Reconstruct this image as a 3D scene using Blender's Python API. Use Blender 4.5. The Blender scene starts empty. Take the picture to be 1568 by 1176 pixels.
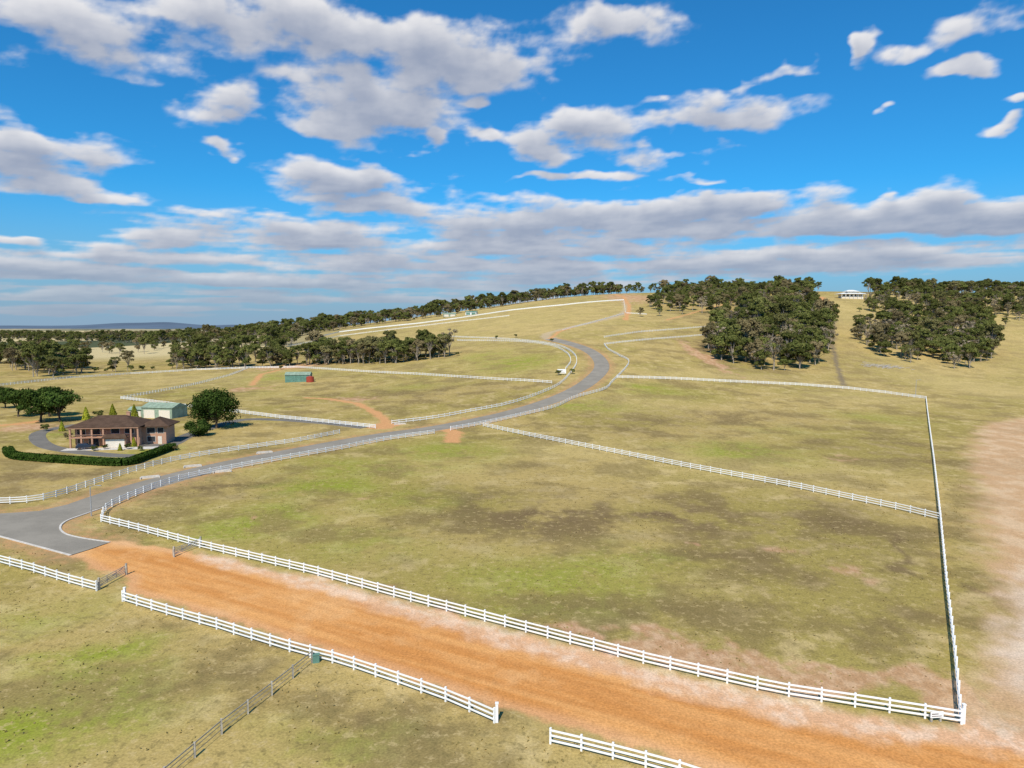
import bpy, bmesh, math, random
import numpy as np
from mathutils import Vector
random.seed(7); rng=np.random.default_rng(7)
scene=bpy.context.scene
# ------------------------------------------------------------ camera / image pixels
F=1079.0; PITCH=math.radians(4.77); HC=32.0
CP,SP=math.cos(PITCH),math.sin(PITCH)
def pixel_ray(u,v):  # camera ray through image pixel u,v
    X=(u-784)/F; Y=-(v-588)/F
    return X, CP+Y*SP, -SP+Y*CP
# ------------------------------------------------------------ terrain
Yk=[150,220,270,320,380,450,550,680,850,1100]
cols={
 -400:[725.6,654,625.5,605.7,588.8,575,562,551,543,535],
 0:[725.6,654,625.5,605.7,588.8,575,562,551,543,535],
 200:[725.6,654,625.5,605.7,588.8,575,562,551,541,531],
 400:[725.6,654,625,605,587,571,554,538,524,514],
 600:[725.6,654,624,602,580,560,538,516,499,490],
 750:[725.6,654,617,590,565,543,521,500,481,468],
 900:[725.6,653,612,580,550,524,499,477,459,446],
 1050:[725.6,653,617,589,561,534,506,479,457,445],
 1250:[725.6,654,622,598,574,546,511,477,453,443],
 1450:[725.6,656,627,606,585,561,527,492,464,446],
 1600:[725.6,656,627,607,588,564,530,494,466,446],
 1980:[725.6,656,627,607,588,564,530,494,466,446]}
cu=sorted(cols)
Yall=[60]+Yk+[1600,3000,6000,12000,40000]
tab=[]
for u in cu:
    z=[0.0]
    for y,v in zip(Yk,cols[u]):
        b=pixel_ray(u,v); z.append(HC+b[2]/b[1]*y)
    z[1]=0; zl=z[-1]
    z+= [zl*0.9-1, zl*0.25-3, -10, -12, -12]
    tab.append(z)
tab=np.array(tab)
sk=np.array([(u-784)/F for u in cu])
NS,NL=300,520
S0,S1=-1.1,1.1; L0,L1=math.log(60),math.log(40000)
ss=np.linspace(S0,S1,NS); ll=np.linspace(L0,L1,NL)
t1=np.array([np.interp(np.exp(ll),Yall,r) for r in tab])
T=np.array([np.interp(ss,sk,t1[:,j]) for j in range(NL)]).T
def blur(a,sig,axis):
    k=np.arange(-int(3*sig),int(3*sig)+1); w=np.exp(-k*k/(2*sig*sig)); w/=w.sum()
    pad=[(0,0),(0,0)]; pad[axis]=(len(k)//2,len(k)//2)
    p=np.pad(a,pad,mode='edge')
    return np.apply_along_axis(lambda m:np.convolve(m,w,mode='valid'),axis,p)
T=blur(blur(T,5,1),8,0)
def H(x,y):
    x=np.asarray(x,float); y=np.asarray(y,float)
    s=np.clip(x/np.maximum(y,1),S0,S1); l=np.log(np.clip(y,60,39999))
    a=(s-S0)/(S1-S0)*(NS-1); b=(l-L0)/(L1-L0)*(NL-1)
    i=np.clip(a.astype(int),0,NS-2); j=np.clip(b.astype(int),0,NL-2)
    fa=a-i; fb=b-j
    return (T[i,j]*(1-fa)*(1-fb)+T[i+1,j]*fa*(1-fb)+T[i,j+1]*(1-fa)*fb+T[i+1,j+1]*fa*fb)
_ys=np.geomspace(14,9000,3500)
def G(u,v):
    """camera ray through an image pixel intersected with the terrain -> ground x,y"""
    b=pixel_ray(u,v); xs=b[0]/b[1]*_ys; zs=HC+b[2]/b[1]*_ys
    d=zs-H(xs,_ys); k=np.argmax(d<0)
    if d[k]>=0: k=int(np.argmin(np.where(_ys<1500,d,1e9)))
    if k==0: return xs[0],_ys[0]
    t=d[k-1]/(d[k-1]-d[k]) if d[k-1]>d[k] else 0
    t=min(max(t,0),1)
    y=_ys[k-1]+(_ys[k]-_ys[k-1])*t
    return float(b[0]/b[1]*y),float(y)
def GP(pts): return [G(*p) for p in pts]
def h1(x,y): return float(H(x,y))
def catmull(P,step=2.0):
    P=[np.array(p,float) for p in P]; out=[]
    Q=[2*P[0]-P[1]]+P+[2*P[-1]-P[-2]]
    for i in range(1,len(Q)-2):
        p0,p1,p2,p3=Q[i-1:i+3]; n=max(2,int(np.linalg.norm(p2-p1)/step))
        for k in range(n):
            t=k/n
            out.append(0.5*((2*p1)+(-p0+p2)*t+(2*p0-5*p1+4*p2-p3)*t*t+(-p0+3*p1-3*p2+p3)*t**3))
    out.append(P[-1]); return np.array(out)
def resample(P,step):
    P=np.array(P,float); d=np.r_[0,np.cumsum(np.linalg.norm(np.diff(P,axis=0),axis=1))]
    n=max(1,int(round(d[-1]/step))); t=np.linspace(0,d[-1],n+1)
    return np.c_[np.interp(t,d,P[:,0]),np.interp(t,d,P[:,1])]
# numpy gradient noise
_pt=np.random.default_rng(11).permutation(256); _ga=np.random.default_rng(12).uniform(0,2*np.pi,256)
def pn(x,y,s=0):
    xi=np.floor(x).astype(int); yi=np.floor(y).astype(int); xf=x-xi; yf=y-yi
    def gr(i,j,a,b):
        g=_ga[_pt[(_pt[(i+s*37)&255]+j+s*91)&255]]; return np.cos(g)*a+np.sin(g)*b
    u=xf**3*(xf*(xf*6-15)+10); v=yf**3*(yf*(yf*6-15)+10)
    a=gr(xi,yi,xf,yf)*(1-u)+gr(xi+1,yi,xf-1,yf)*u; b=gr(xi,yi+1,xf,yf-1)*(1-u)+gr(xi+1,yi+1,xf-1,yf-1)*u
    return (a*(1-v)+b*v)*1.4
def fbm(x,y,o=5,s=0,g=.5):
    r=0;a=1.
    for k in range(o): r=r+a*pn(x,y,s+k); x=x*2.03+13.1; y=y*2.03+7.7; a*=g
    return r
def S(x,a,b):
    t=np.clip((x-a)/(b-a),0,1); return t*t*(3-2*t)
def mixc(c,w,k):
    w=np.clip(w,0,1)[:,None]; return c*(1-w)+np.asarray(k)*w
# ------------------------------------------------------------ node helper
class NT:
    def __init__(s,tree): s.t=tree; s.N=tree.nodes; s.L=tree.links
    def put(s,sock,v):
        if v is None: return
        if isinstance(v,bpy.types.NodeSocket): s.L.new(v,sock)
        else:
            if isinstance(v,(tuple,list)) and len(v)==3 and sock.type=='RGBA': v=(*v,1)
            sock.default_value=v
    def math(s,op,a,b=None,c=None,clamp=False):
        n=s.N.new('ShaderNodeMath'); n.operation=op; n.use_clamp=clamp
        s.put(n.inputs[0],a); s.put(n.inputs[1],b); s.put(n.inputs[2],c); return n.outputs[0]
    def mix(s,f,a,b,mode='MIX'):
        n=s.N.new('ShaderNodeMix'); n.data_type='RGBA'; n.blend_type=mode
        s.put(n.inputs[0],f); s.put(n.inputs[6],a); s.put(n.inputs[7],b); return n.outputs[2]
    def noise(s,vec,scale,detail=3,rough=.55,out=0,dist=0):
        n=s.N.new('ShaderNodeTexNoise'); s.put(n.inputs['Vector'],vec)
        n.inputs['Scale'].default_value=scale; n.inputs['Detail'].default_value=detail
        n.inputs['Roughness'].default_value=rough; n.inputs['Distortion'].default_value=dist; return n.outputs[out]
    def sm(s,v,lo,hi,a=0.,b=1.,typ='SMOOTHSTEP'):
        n=s.N.new('ShaderNodeMapRange'); n.interpolation_type=typ
        s.put(n.inputs[0],v); n.inputs[1].default_value=lo; n.inputs[2].default_value=hi
        n.inputs[3].default_value=a; n.inputs[4].default_value=b; return n.outputs[0]
    def attr(s,name,out='Fac'):
        n=s.N.new('ShaderNodeAttribute'); n.attribute_name=name; return n.outputs[out]
    def scale(s,c,k):
        v=s.N.new('ShaderNodeVectorMath'); v.operation='SCALE'; s.put(v.inputs[0],c); s.put(v.inputs[3],k); return v.outputs[0]
    def mapping(s,vec,scale=(1,1,1),rot=(0,0,0),loc=(0,0,0)):
        n=s.N.new('ShaderNodeMapping'); s.put(n.inputs[0],vec)
        n.inputs['Scale'].default_value=scale; n.inputs['Rotation'].default_value=rot; n.inputs['Location'].default_value=loc
        return n.outputs[0]
    def diffuse(s,col):
        s.N.remove(s.N['Principled BSDF']); d=s.N.new('ShaderNodeBsdfDiffuse'); s.put(d.inputs[0],col)
        s.L.new(d.outputs[0],s.N['Material Output'].inputs[0]); return d
def newmat(name,rough=.9,spec=.2):
    m=bpy.data.materials.new(name); m.use_nodes=True
    nt=NT(m.node_tree); b=m.node_tree.nodes['Principled BSDF']
    b.inputs['Roughness'].default_value=rough; b.inputs['Specular IOR Level'].default_value=spec
    return m,nt,b
def simple(name,c,rough=.8,var=.15,scale=3.,spec=.2,metal=0.,matte=False):
    m,nt,b=newmat(name,rough,spec); b.inputs['Metallic'].default_value=metal
    g=nt.N.new('ShaderNodeNewGeometry').outputs['Position']
    k=nt.sm(nt.noise(g,scale,1,.6),.3,.7,1-var,1+var,'LINEAR')
    if matte: nt.diffuse(nt.scale(c,k))
    else: nt.put(b.inputs['Base Color'],nt.scale(c,k))
    return m
# ------------------------------------------------------------ mesh builder
class MB:
    def __init__(s): s.v=[]; s.f=[]; s.m=[]
    def quad(s,a,b,c,d,m=0):
        i=len(s.v); s.v+= [a,b,c,d]; s.f.append((i,i+1,i+2,i+3)); s.m.append(m)
    def hexa(s,p,m=0):
        i=len(s.v); s.v+=p
        for f in ((0,3,2,1),(4,5,6,7),(0,1,5,4),(1,2,6,5),(2,3,7,6),(3,0,4,7)):
            s.f.append(tuple(i+k for k in f)); s.m.append(m)
    def box(s,x0,x1,y0,y1,z0,z1,m=0):
        s.hexa([(x0,y0,z0),(x1,y0,z0),(x1,y1,z0),(x0,y1,z0),(x0,y0,z1),(x1,y0,z1),(x1,y1,z1),(x0,y1,z1)],m)
    def beam(s,a,b,w,hh,m=0):
        a=np.array(a,float); b=np.array(b,float); d=b-a; p=np.array([-d[1],d[0],0]); n=np.linalg.norm(p)
        p=p/n*w/2 if n>1e-6 else np.array([w/2,0,0]); z=np.array([0,0,hh/2])
        s.hexa([tuple(q) for q in (a-p-z,b-p-z,b+p-z,a+p-z,a-p+z,b-p+z,b+p+z,a+p+z)],m)
    def post(s,x,y,z0,z1,w,m=0,ang=0):
        c,sn=math.cos(ang)*w/2,math.sin(ang)*w/2
        q=[(x-c+sn,y-sn-c),(x+c+sn,y+sn-c),(x+c-sn,y+sn+c),(x-c-sn,y-sn+c)]
        s.hexa([(*k,z0) for k in q]+[(*k,z1) for k in q],m)
    def tube(s,pts,rads,n=6,m=0,cap=True):
        base=len(s.v); pts=[np.array(p,float) for p in pts]
        for k,p in enumerate(pts):
            d=pts[min(k+1,len(pts)-1)]-pts[max(k-1,0)]; d/=np.linalg.norm(d)+1e-9
            a=np.cross(d,[1,0,0] if abs(d[0])<.8 else [0,1,0]); a/=np.linalg.norm(a); b=np.cross(d,a)
            for j in range(n):
                t=2*math.pi*j/n; s.v.append(tuple(p+rads[k]*(math.cos(t)*a+math.sin(t)*b)))
        for k in range(len(pts)-1):
            for j in range(n):
                s.f.append((base+k*n+j,base+k*n+(j+1)%n,base+(k+1)*n+(j+1)%n,base+(k+1)*n+j)); s.m.append(m)
        if cap:
            s.f.append(tuple(base+(len(pts)-1)*n+j for j in range(n))); s.m.append(m)
            s.f.append(tuple(base+n-1-j for j in range(n))); s.m.append(m)
    def hip(s,x0,x1,y0,y1,z0,hh,m=0,gable=False,th=.18):
        w,d=x1-x0,y1-y0; cy=(y0+y1)/2; cx=(x0+x1)/2; ins=0 if gable else min(w,d)/2*.95
        if w>=d:
            r0=(x0+ins,cy,z0+hh); r1=(x1-ins,cy,z0+hh)
            a,b,c,e=(x0,y0,z0),(x1,y0,z0),(x1,y1,z0),(x0,y1,z0)
        else:
            r0=(cx,y0+ins,z0+hh); r1=(cx,y1-ins,z0+hh)
            a,b,c,e=(x1,y0,z0),(x1,y1,z0),(x0,y1,z0),(x0,y0,z0)
        i=len(s.v); s.v+=[a,b,c,e,r0,r1,*( (q[0],q[1],q[2]-th) for q in (a,b,c,e))]
        for f in ((0,1,5,4),(2,3,4,5),(1,2,5),(3,0,4),(0,6,7,1),(1,7,8,2),(2,8,9,3),(3,9,6,0),(9,8,7,6)):
            s.f.append(tuple(i+k for k in f)); s.m.append(m)
    def obj(s,name,mats,parent=None,loc=(0,0,0),rot=0,smooth=False):
        me=bpy.data.meshes.new(name); me.from_pydata([tuple(map(float,q)) for q in s.v],[],s.f)
        for m in mats: me.materials.append(m)
        me.polygons.foreach_set('material_index',s.m); 
        if smooth: me.polygons.foreach_set('use_smooth',[True]*len(s.f))
        me.update()
        o=bpy.data.objects.new(name,me); scene.collection.objects.link(o)
        o.location=loc; o.rotation_euler=(0,0,rot)
        if parent: o.parent=parent
        return o
def empty(name,loc=(0,0,0),rot=0):
    o=bpy.data.objects.new(name,None); scene.collection.objects.link(o); o.location=loc; o.rotation_euler=(0,0,rot)
    o.empty_display_size=.5; return o
# ------------------------------------------------------------ layout (image pixels cast from the camera onto the terrain)
road_c=catmull(GP([(135,773),(180,757),(230,742),(300,723),(380,705),(460,690),(540,675),(600,665),(660,657),(720,646),(780,633),(840,615),(880,598),(905,582),(921,564),(917,549),(900,536),(872,526),(842,519)]))
road_up=catmull(GP([(842,519),(836,513),(850,507),(900,495),(945,484),(960,474),(958,462)]))
drive_c=catmull(GP([(560,655),(500,648),(430,643),(370,643),(320,656),(285,668),(262,680),(240,685),(215,676)]))
loop_c=catmull(GP([(262,680),(240,694),(190,698),(120,692),(75,684),(58,672),(62,662),(90,655),(120,650)]))
junction=GP([(-160,758),(0,787),(60,783),(108,772),(150,757),(166,772),(132,787),(102,798),(92,808),(98,818),(125,825),(168,831),(140,841),(108,851),(60,838),(0,822),(-160,782)])
dirt_poly=GP([(100,846),(125,832),(165,826),(250,838),(310,850),(480,889),(620,928),(770,968),(985,1026),(1190,1074),(1400,1113),(1500,1122),(1700,1135),(2400,1700),(1400,1270),(1100,1186),(1000,1155),(850,1108),(760,1086),(690,1060),(600,1030),(460,987),(330,945),(220,915),(190,905),(195,885),(150,875)])
bank_poly=GP([(300,842),(480,880),(620,918),(770,958),(985,1016),(1190,1064),(1400,1103),(1480,1100),(1700,1130),(1700,1165),(1400,1150),(1190,1104),(985,1054),(770,992),(620,947),(480,904),(300,858)])
tan_poly=GP([(1500,650),(1480,700),(1490,760),(1500,820),(1512,900),(1512,960),(1490,1010),(1475,1050),(1470,1108),(1500,1122),(1900,1140),(2100,800),(1900,640),(1600,632)])
white_poly=GP([(1548,900),(1535,950),(1540,1010),(1560,1060),(1900,1100),(1900,900),(1620,850)])
tracks=[(GP([(572,655),(592,645),(575,632),(548,618),(505,611),(470,609)]),1.6),(GP([(385,590),(400,573),(430,566),(470,560)]),1.5),
 (GP([(958,490),(964,470),(955,455),(935,450)]),2.),(GP([(678,655),(696,662),(692,676)]),2.2),(GP([(0,652),(60,645),(120,640)]),2.),
 (GP([(585,655),(600,650)]),3.),(GP([(840,520),(856,508),(880,500)]),1.5),(GP([(1020,490),(1130,460),(1250,455)]),1.2),(GP([(1255,455),(1275,470)]),5.)]
gtracks=[(GP([(1262,462),(1278,490),(1275,530),(1292,590)]),1.2)]
def segd(x,y,P,closed=False):
    d=np.full(x.shape,1e9); n=len(P)
    for i in range(n if closed else n-1):
        a=P[i]; b=P[(i+1)%n]; ex,ey=b[0]-a[0],b[1]-a[1]; L=ex*ex+ey*ey+1e-9
        t=np.clip(((x-a[0])*ex+(y-a[1])*ey)/L,0,1)
        d=np.minimum(d,np.hypot(x-a[0]-t*ex,y-a[1]-t*ey))
    return d
def inside(x,y,P):
    r=np.zeros(x.shape,bool); n=len(P)
    for i in range(n):
        a=P[i]; b=P[(i+1)%n]
        c=((a[1]>y)!=(b[1]>y)); xi=(b[0]-a[0])*(y-a[1])/((b[1]-a[1]) if abs(b[1]-a[1])>1e-9 else 1e-9)+a[0]
        r^=c&(x<xi)
    return r
def sdf(x,y,P):
    d=segd(x,y,P,True); return np.where(inside(x,y,P),-d,d)
# ------------------------------------------------------------ ground mesh
ang=np.r_[np.linspace(-50,50,620),np.linspace(50,310,64)[1:-1]]; ang=np.radians(ang)
rr=np.r_[np.linspace(3,40,10),np.geomspace(42,1300,500),np.geomspace(1300,38000,60)[1:]]
A,R=np.meshgrid(ang,rr); gx=(R*np.sin(A)).ravel(); gy=(R*np.cos(A)).ravel()
gx=np.r_[gx,0]; gy=np.r_[gy,0]; gz=H(gx,gy)
na,nr=len(ang),len(rr)
idx=np.arange(na*nr).reshape(nr,na); nx=np.roll(idx,-1,axis=1)
q=np.stack([idx[:-1],nx[:-1],nx[1:],idx[1:]],-1).reshape(-1,4)[:,::-1]
tri=[(na*nr,int(nx[0,j]),int(idx[0,j])) for j in range(na)]
me=bpy.data.meshes.new('ground'); me.from_pydata(np.c_[gx,gy,gz].tolist(),[],q.tolist()+tri)
me.polygons.foreach_set('use_smooth',[True]*len(me.polygons)); me.update()
if me.polygons[5000].normal.z<0: me.flip_normals()
ground=bpy.data.objects.new('ground',me); scene.collection.objects.link(ground)
wx=gx+5*fbm(gx/14,gy/14,4,3); wy=gy+5*fbm(gx/14,gy/14,4,9)
def blobs(L):
    o=np.zeros(gx.shape)
    for u,v,ru,rv,a in L:
        c=G(u,v); l=G(u-ru,v); r=G(u+ru,v); t=G(u,v-rv); b=G(u,v+rv)
        rx=max(abs(r[0]-l[0])/2,1); ry=max(abs(t[1]-b[1])/2,1)
        o=np.maximum(o,a*np.exp(-((wx-c[0])/rx)**2-((wy-c[1])/ry)**2))
    return o
J=3.2*fbm(gx/2.6,gy/2.6,4,15,.6); J2=3.*fbm(gx/9,gy/9,4,18,.5)
rc=resample(road_c,6)
green=blobs([(1125,690,80,15,1),(1200,660,60,10,.35),(500,742,80,20,1),(400,795,90,28,1),(620,765,80,20,.6),(560,715,140,16,.7),(985,592,40,6,1),(790,556,60,12,1),(850,890,150,42,.75),(80,1090,160,80,1.1),(140,1010,100,34,1),
  (520,1140,160,40,.65),(230,690,40,8,1),(170,700,70,6,1),(100,665,20,5,1),(80,940,80,30,.6),(440,575,40,6,.9),(900,622,60,6,.8),(640,590,60,8,.4),(680,690,90,16,.8),(1010,600,60,8,.6),(1340,640,60,10,.5),(950,850,80,25,.6),(560,830,120,25,.6),(340,820,90,14,.8),(740,545,50,8,.6),(340,605,90,8,.4)])
brown=blobs([(840,790,170,38,1),(720,770,90,30,.9),(1020,790,150,28,1),(1260,800,150,40,.8),(1130,850,200,40,.7),(940,940,180,30,.7),(350,745,130,14,.9),(1300,900,130,50,.6),(80,735,100,15,.7),(1000,650,120,20,.5),(1340,690,80,25,.6),(1100,540,40,25,1),(650,600,150,14,.5),(330,1020,120,30,.6),(720,1130,80,30,.6),(1100,640,150,14,.5),(1150,500,80,30,.9),(1420,520,70,25,.7),(560,550,120,8,.6),(1480,900,16,200,.9),(250,965,60,16,.6),(600,1090,100,25,.6),(1350,960,80,40,.5),(820,720,60,14,.5),(600,860,80,14,.5)])
bare=blobs([(960,985,90,18,1),(1080,1005,100,20,1),(1180,1035,100,22,1),(1300,1050,110,24,1),(1410,1060,70,28,1),(1350,880,45,14,.6),(1200,848,40,8,.5),(1080,830,16,6,.7),(1470,1080,30,20,1),(590,895,30,6,.6),(380,855,60,8,.5),(700,935,50,8,.7),(870,965,60,10,.8),(115,860,60,20,.5),(1075,545,14,25,.9),(40,655,60,10,.7),(440,562,50,4,.9),(380,595,40,4,.7),(540,612,50,5,.6),(1290,700,40,8,.4),(560,760,30,8,.35),(380,795,14,5,.6),(960,455,50,10,.8)])
pale=blobs([(1400,510,300,60,.8),(1290,470,40,20,1),(800,490,200,25,.8),(850,560,80,20,.2),(1330,610,100,12,.7),(1480,590,90,30,1),(1000,620,120,14,.6),(1100,575,150,8,.7),(1180,720,200,20,.6),(990,440,40,8,1),(300,580,200,12,.6),(730,475,160,15,.9),(1535,480,60,30,1),(1050,700,100,14,.6),(700,720,60,10,.6),(900,840,60,10,.3),(1100,900,70,12,.4),(880,690,110,14,.6)])
tone=fbm(gx/60,gy/60,4,21); tone2=fbm(gx/17,gy/17,5,33,.62); nm=fbm(gx/6,gy/6,5,44,.68); nn_=fbm(gx/1.3,gy/1.3,3,55,.6)
c0=np.tile(np.array([.45,.325,.118]),(len(gx),1)); c0=mixc(c0,S(tone,-.45,.45),(.345,.268,.078))
c0=mixc(c0,S(nm,.0,.8)*.85,(.56,.42,.185)); c0=mixc(c0,S(tone2,-.1,.55)*.7,(.225,.162,.066))
c0=mixc(c0,pale*.7,(.58,.435,.175))
c0=mixc(c0,brown*(.15+.85*S(tone2+nm,-.9,.5)),(.175,.118,.058))
c0=mixc(c0,green*(.25+.75*S(nm-tone2,-.9,.5)),(.265,.285,.038))
rut=catmull(GP([(-60,960),(60,975),(130,950),(190,935)]),1.)
dr=np.abs(segd(gx,gy,rut[::3])-.8)+.15*np.abs(nn_); c0=mixc(c0,S(dr,.45,.1)*.35,(.20,.15,.07))
grass=np.ones(len(gx))
def lay(w,k):
    global c0,grass
    w=np.clip(w,0,1); c0=mixc(c0,w,k); grass=grass*(1-w)
w=S(bare+nm*.33,.25,.65)*S(bare,.03,.3)*.85
lay(w,np.array([.47,.26,.14])*(1-S(nn_,-.3,.5))[:,None]+np.array([.60,.38,.23])*S(nn_,-.3,.5)[:,None])
# distant cropping land: rectangular paddocks divided by bush
ca,sa=math.cos(.35),math.sin(.35); fx=(gx*ca+gy*sa)/420+.1*tone; fy=(-gx*sa+gy*ca)/620
cell=_pt[(_pt[np.floor(fx).astype(int)&255]+np.floor(fy).astype(int))&255]/255.
fc=np.where((cell>.70)[:,None],(.085,.10,.055),np.where((cell>.38)[:,None],(.36,.30,.16),(.55,.44,.23)))
fc=mixc(fc,S(gy,3500,14000)*.85,(.15,.19,.225))  # distance haze painted into the far land as a blue-grey fade
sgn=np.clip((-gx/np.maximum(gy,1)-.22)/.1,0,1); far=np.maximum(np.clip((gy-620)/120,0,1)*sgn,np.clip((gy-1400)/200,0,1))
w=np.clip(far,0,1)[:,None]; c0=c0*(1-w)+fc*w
vr=S(nn_,-.4,.5)[:,None]
lay(S(np.minimum(segd(gx,gy,rc),sdf(gx,gy,junction)+3.5)+J*.7,9.,4.)*.8,np.array([.38,.25,.12])*(1-vr)+np.array([.54,.29,.14])*vr)
lay(S(segd(gx,gy,resample(road_up,8))+J*.6,6.,2.5)*.8,(.50,.38,.24))
for P_,w_ in tracks: lay(S(segd(gx,gy,P_)-w_+J*.3,.9,-.5),(.60,.31,.135))
for P_,w_ in gtracks: lay(S(segd(gx,gy,P_)-w_+J*.3,.9,-.6)*.8,(.20,.155,.11))
a_=S(nm,-.4,.6)[:,None]; tc=np.array([.54,.335,.175])*(1-a_)+np.array([.62,.425,.25])*a_
tc=mixc(tc,S(tone2,.0,.6)*.45,(.44,.28,.145)); lay(S(sdf(gx,gy,tan_poly)+J*.5+J2*.6,3.,-4.),tc)
lay(S(sdf(gx,gy,white_poly)+J*.5+J2,3.,-5.)*.6,(.72,.60,.48))
ra=math.atan2(57,-105); lx=gx*math.cos(ra)+gy*math.sin(ra); lyy=-gx*math.sin(ra)+gy*math.cos(ra)
st=fbm(lx/26+.5*pn(lx/20,lyy/6,71),lyy/2.2,4,61,.55)
a_=S(st,-.5,.5)[:,None]; dc=np.array([.58,.245,.07])*(1-a_)+np.array([.69,.335,.115])*a_; dc=mixc(dc,S(nm+tone2,.2,1.4)*.45,(.74,.42,.185))
cen=(sdf(gx,gy,dirt_poly)); dc=mixc(dc,S(cen,-2.4,-.6)*.35,(.70,.45,.27))
for o_ in (3.6,5.4,7.6): dc=mixc(dc,S(np.abs(-cen-o_)+.1*nm,.55,.15)*.25,(.50,.22,.075))
lay(S(cen+J*.22,.5,-.7),dc)
a_=S(nn_+nm,-.5,.7)[:,None]; bc=np.array([.66,.40,.235])*(1-a_)+np.array([.76,.56,.40])*a_; lay(S(sdf(gx,gy,bank_poly)+J*.22+J2*.25,.8,-1.5)*.75,bc)
ca_=me.attributes.new('basecol','FLOAT_COLOR','POINT'); ca_.data.foreach_set('color',np.c_[c0,np.ones(len(gx))].astype(np.float32).ravel())
at=me.attributes.new('grass','FLOAT','POINT'); at.data.foreach_set('value',(grass*(1-far)).astype(np.float32))
m,nt,b=newmat('ground_soil_and_grass',.95,.05)
P=nt.N.new('ShaderNodeNewGeometry').outputs['Position']
nf=nt.noise(P,.9,3,.74); nv=nt.noise(P,4.5,1,.7); gr_=nt.attr('grass'); col=nt.attr('basecol','Color')
col=nt.mix(nt.math('MULTIPLY',nt.math('MULTIPLY',nt.sm(nf,.51,.66),.6),gr_),col,(.17,.13,.05))
col=nt.mix(nt.math('MULTIPLY',nt.math('MULTIPLY',nt.sm(nf,.46,.34),.5),gr_),col,(.60,.45,.21))
fv=nt.math('MULTIPLY',nt.sm(nv,.25,.75,.78,1.22,'LINEAR'),nt.sm(nf,.25,.75,.88,1.12,'LINEAR'))
nt.diffuse(nt.scale(col,fv))
me.materials.append(m)
# ------------------------------------------------------------ materials
M_white=simple('white_fence_paint',(.84,.83,.80),.6,.05,1.,matte=True)
M_grey=simple('weathered_timber',(.40,.36,.30),.9,.25,3.,matte=True)
M_conc=simple('concrete',(.60,.55,.48),.9,.15,2.,matte=True)
M_metal=simple('galvanised_steel',(.42,.42,.42),.5,.1,2.,.5,.4)
def asphalt(name,c1,c2):
    m,nt,b=newmat(name,1.,.0); P=nt.N.new('ShaderNodeNewGeometry').outputs['Position']
    c=nt.mix(nt.sm(nt.noise(P,.15,3,.65),.35,.65),c1,c2); c=nt.mix(nt.math('MULTIPLY',nt.sm(nt.noise(P,6.,1,.7),.45,.7),.3),c,(.36,.32,.265))
    nt.diffuse(c); return m
M_asph=asphalt('asphalt',(.25,.222,.18),(.305,.27,.218)); M_asph2=asphalt('dark_asphalt',(.15,.138,.12),(.19,.172,.148))
def flip_up(o):
    bm=bmesh.new(); bm.from_mesh(o.data); bmesh.ops.recalc_face_normals(bm,faces=bm.faces)
    if sum(f.normal.z for f in bm.faces)<0: bmesh.ops.reverse_faces(bm,faces=bm.faces)
    bm.to_mesh(o.data); bm.free()
def ribbon(name,C,w,mat,off=.05,slope=.00025,shoulder=.4):
    C=np.array(C); t=np.gradient(C,axis=0); t/=np.linalg.norm(t,axis=1)[:,None]+1e-9; n=np.c_[-t[:,1],t[:,0]]
    mb=MB(); offs=[-w/2-shoulder,-w/2,-w/4,0,w/4,w/2,w/2+shoulder]
    for k in range(len(C)):
        for i,o in enumerate(offs):
            p=C[k]+n[k]*o; z=h1(*p)+off+slope*p[1] if 0<i<6 else h1(*p)-.15
            mb.v.append((p[0],p[1],z))
    for k in range(len(C)-1):
        for i in range(6):
            a=k*7+i; mb.f.append((a,a+7,a+8,a+1)); mb.m.append(0)
    o=mb.obj(name,[mat]); flip_up(o); return o
ribbon('asphalt_road',resample(road_c,2.),7.4,M_asph)
ribbon('asphalt_driveway',resample(drive_c,2.),4.6,M_asph2,.045,0)
ribbon('loop_driveway',resample(loop_c,2.),4.,M_asph2,.04,0)
mb=MB(); mb.v=[(x,y,h1(x,y)+.085) for x,y in junction]; mb.f=[tuple(range(len(junction)))]; mb.m=[0]
o=mb.obj('road_junction',[M_asph]); bm=bmesh.new(); bm.from_mesh(o.data); bmesh.ops.triangulate(bm,faces=bm.faces); bm.to_mesh(o.data); bm.free(); flip_up(o)
def kerb(name,px,w=.3,hh=.12):
    C=resample(catmull(GP(px),1.),1.); mb=MB()
    for a,bb in zip(C[:-1],C[1:]): mb.beam((*a,h1(*a)+hh/2+.02),(*bb,h1(*bb)+hh/2+.02),w,hh)
    return mb.obj(name,[M_conc])
kerb('kerb',[(168,831),(128,825),(100,818),(92,808),(102,798),(132,787),(168,774)])
kerb('kerb',[(-60,806),(0,822),(60,838),(108,851)])
# ------------------------------------------------------------ fences
def fence(px,name='white_rail_fence',rails=(.35,.75,1.15),hh=1.3,step=2.6,mat=None,smooth=False,pw=.15,rh=.15,rw=.05):
    W=GP(px); C=resample(catmull(W,2.) if smooth else W,step); mb=MB()
    t=np.gradient(C,axis=0)
    for k,p in enumerate(C):
        z=h1(*p); a=math.atan2(t[k][1],t[k][0])
        mb.post(p[0],p[1],z-.3,z+hh+random.uniform(-.04,.04),pw,0,a)
    for a,bb in zip(C[:-1],C[1:]):
        d=(bb-a)/np.linalg.norm(bb-a); n=np.array([-d[1],d[0]])
        if n@((a+bb)/2)>0: n=-n
        n=n*(pw/2+rw/2+.002); a2=a+n; b2=bb+n
        for r in rails:
            mb.beam((*a2,h1(*a)+r+random.uniform(-.02,.02)),(*b2,h1(*bb)+r+random.uniform(-.02,.02)),rw,rh)
    return mb.obj(name,[mat or M_white])
fence([(1472,1109),(1190,1064),(985,1016),(770,959),(620,919),(480,880),(310,840),(215,814),(155,799)])
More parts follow.
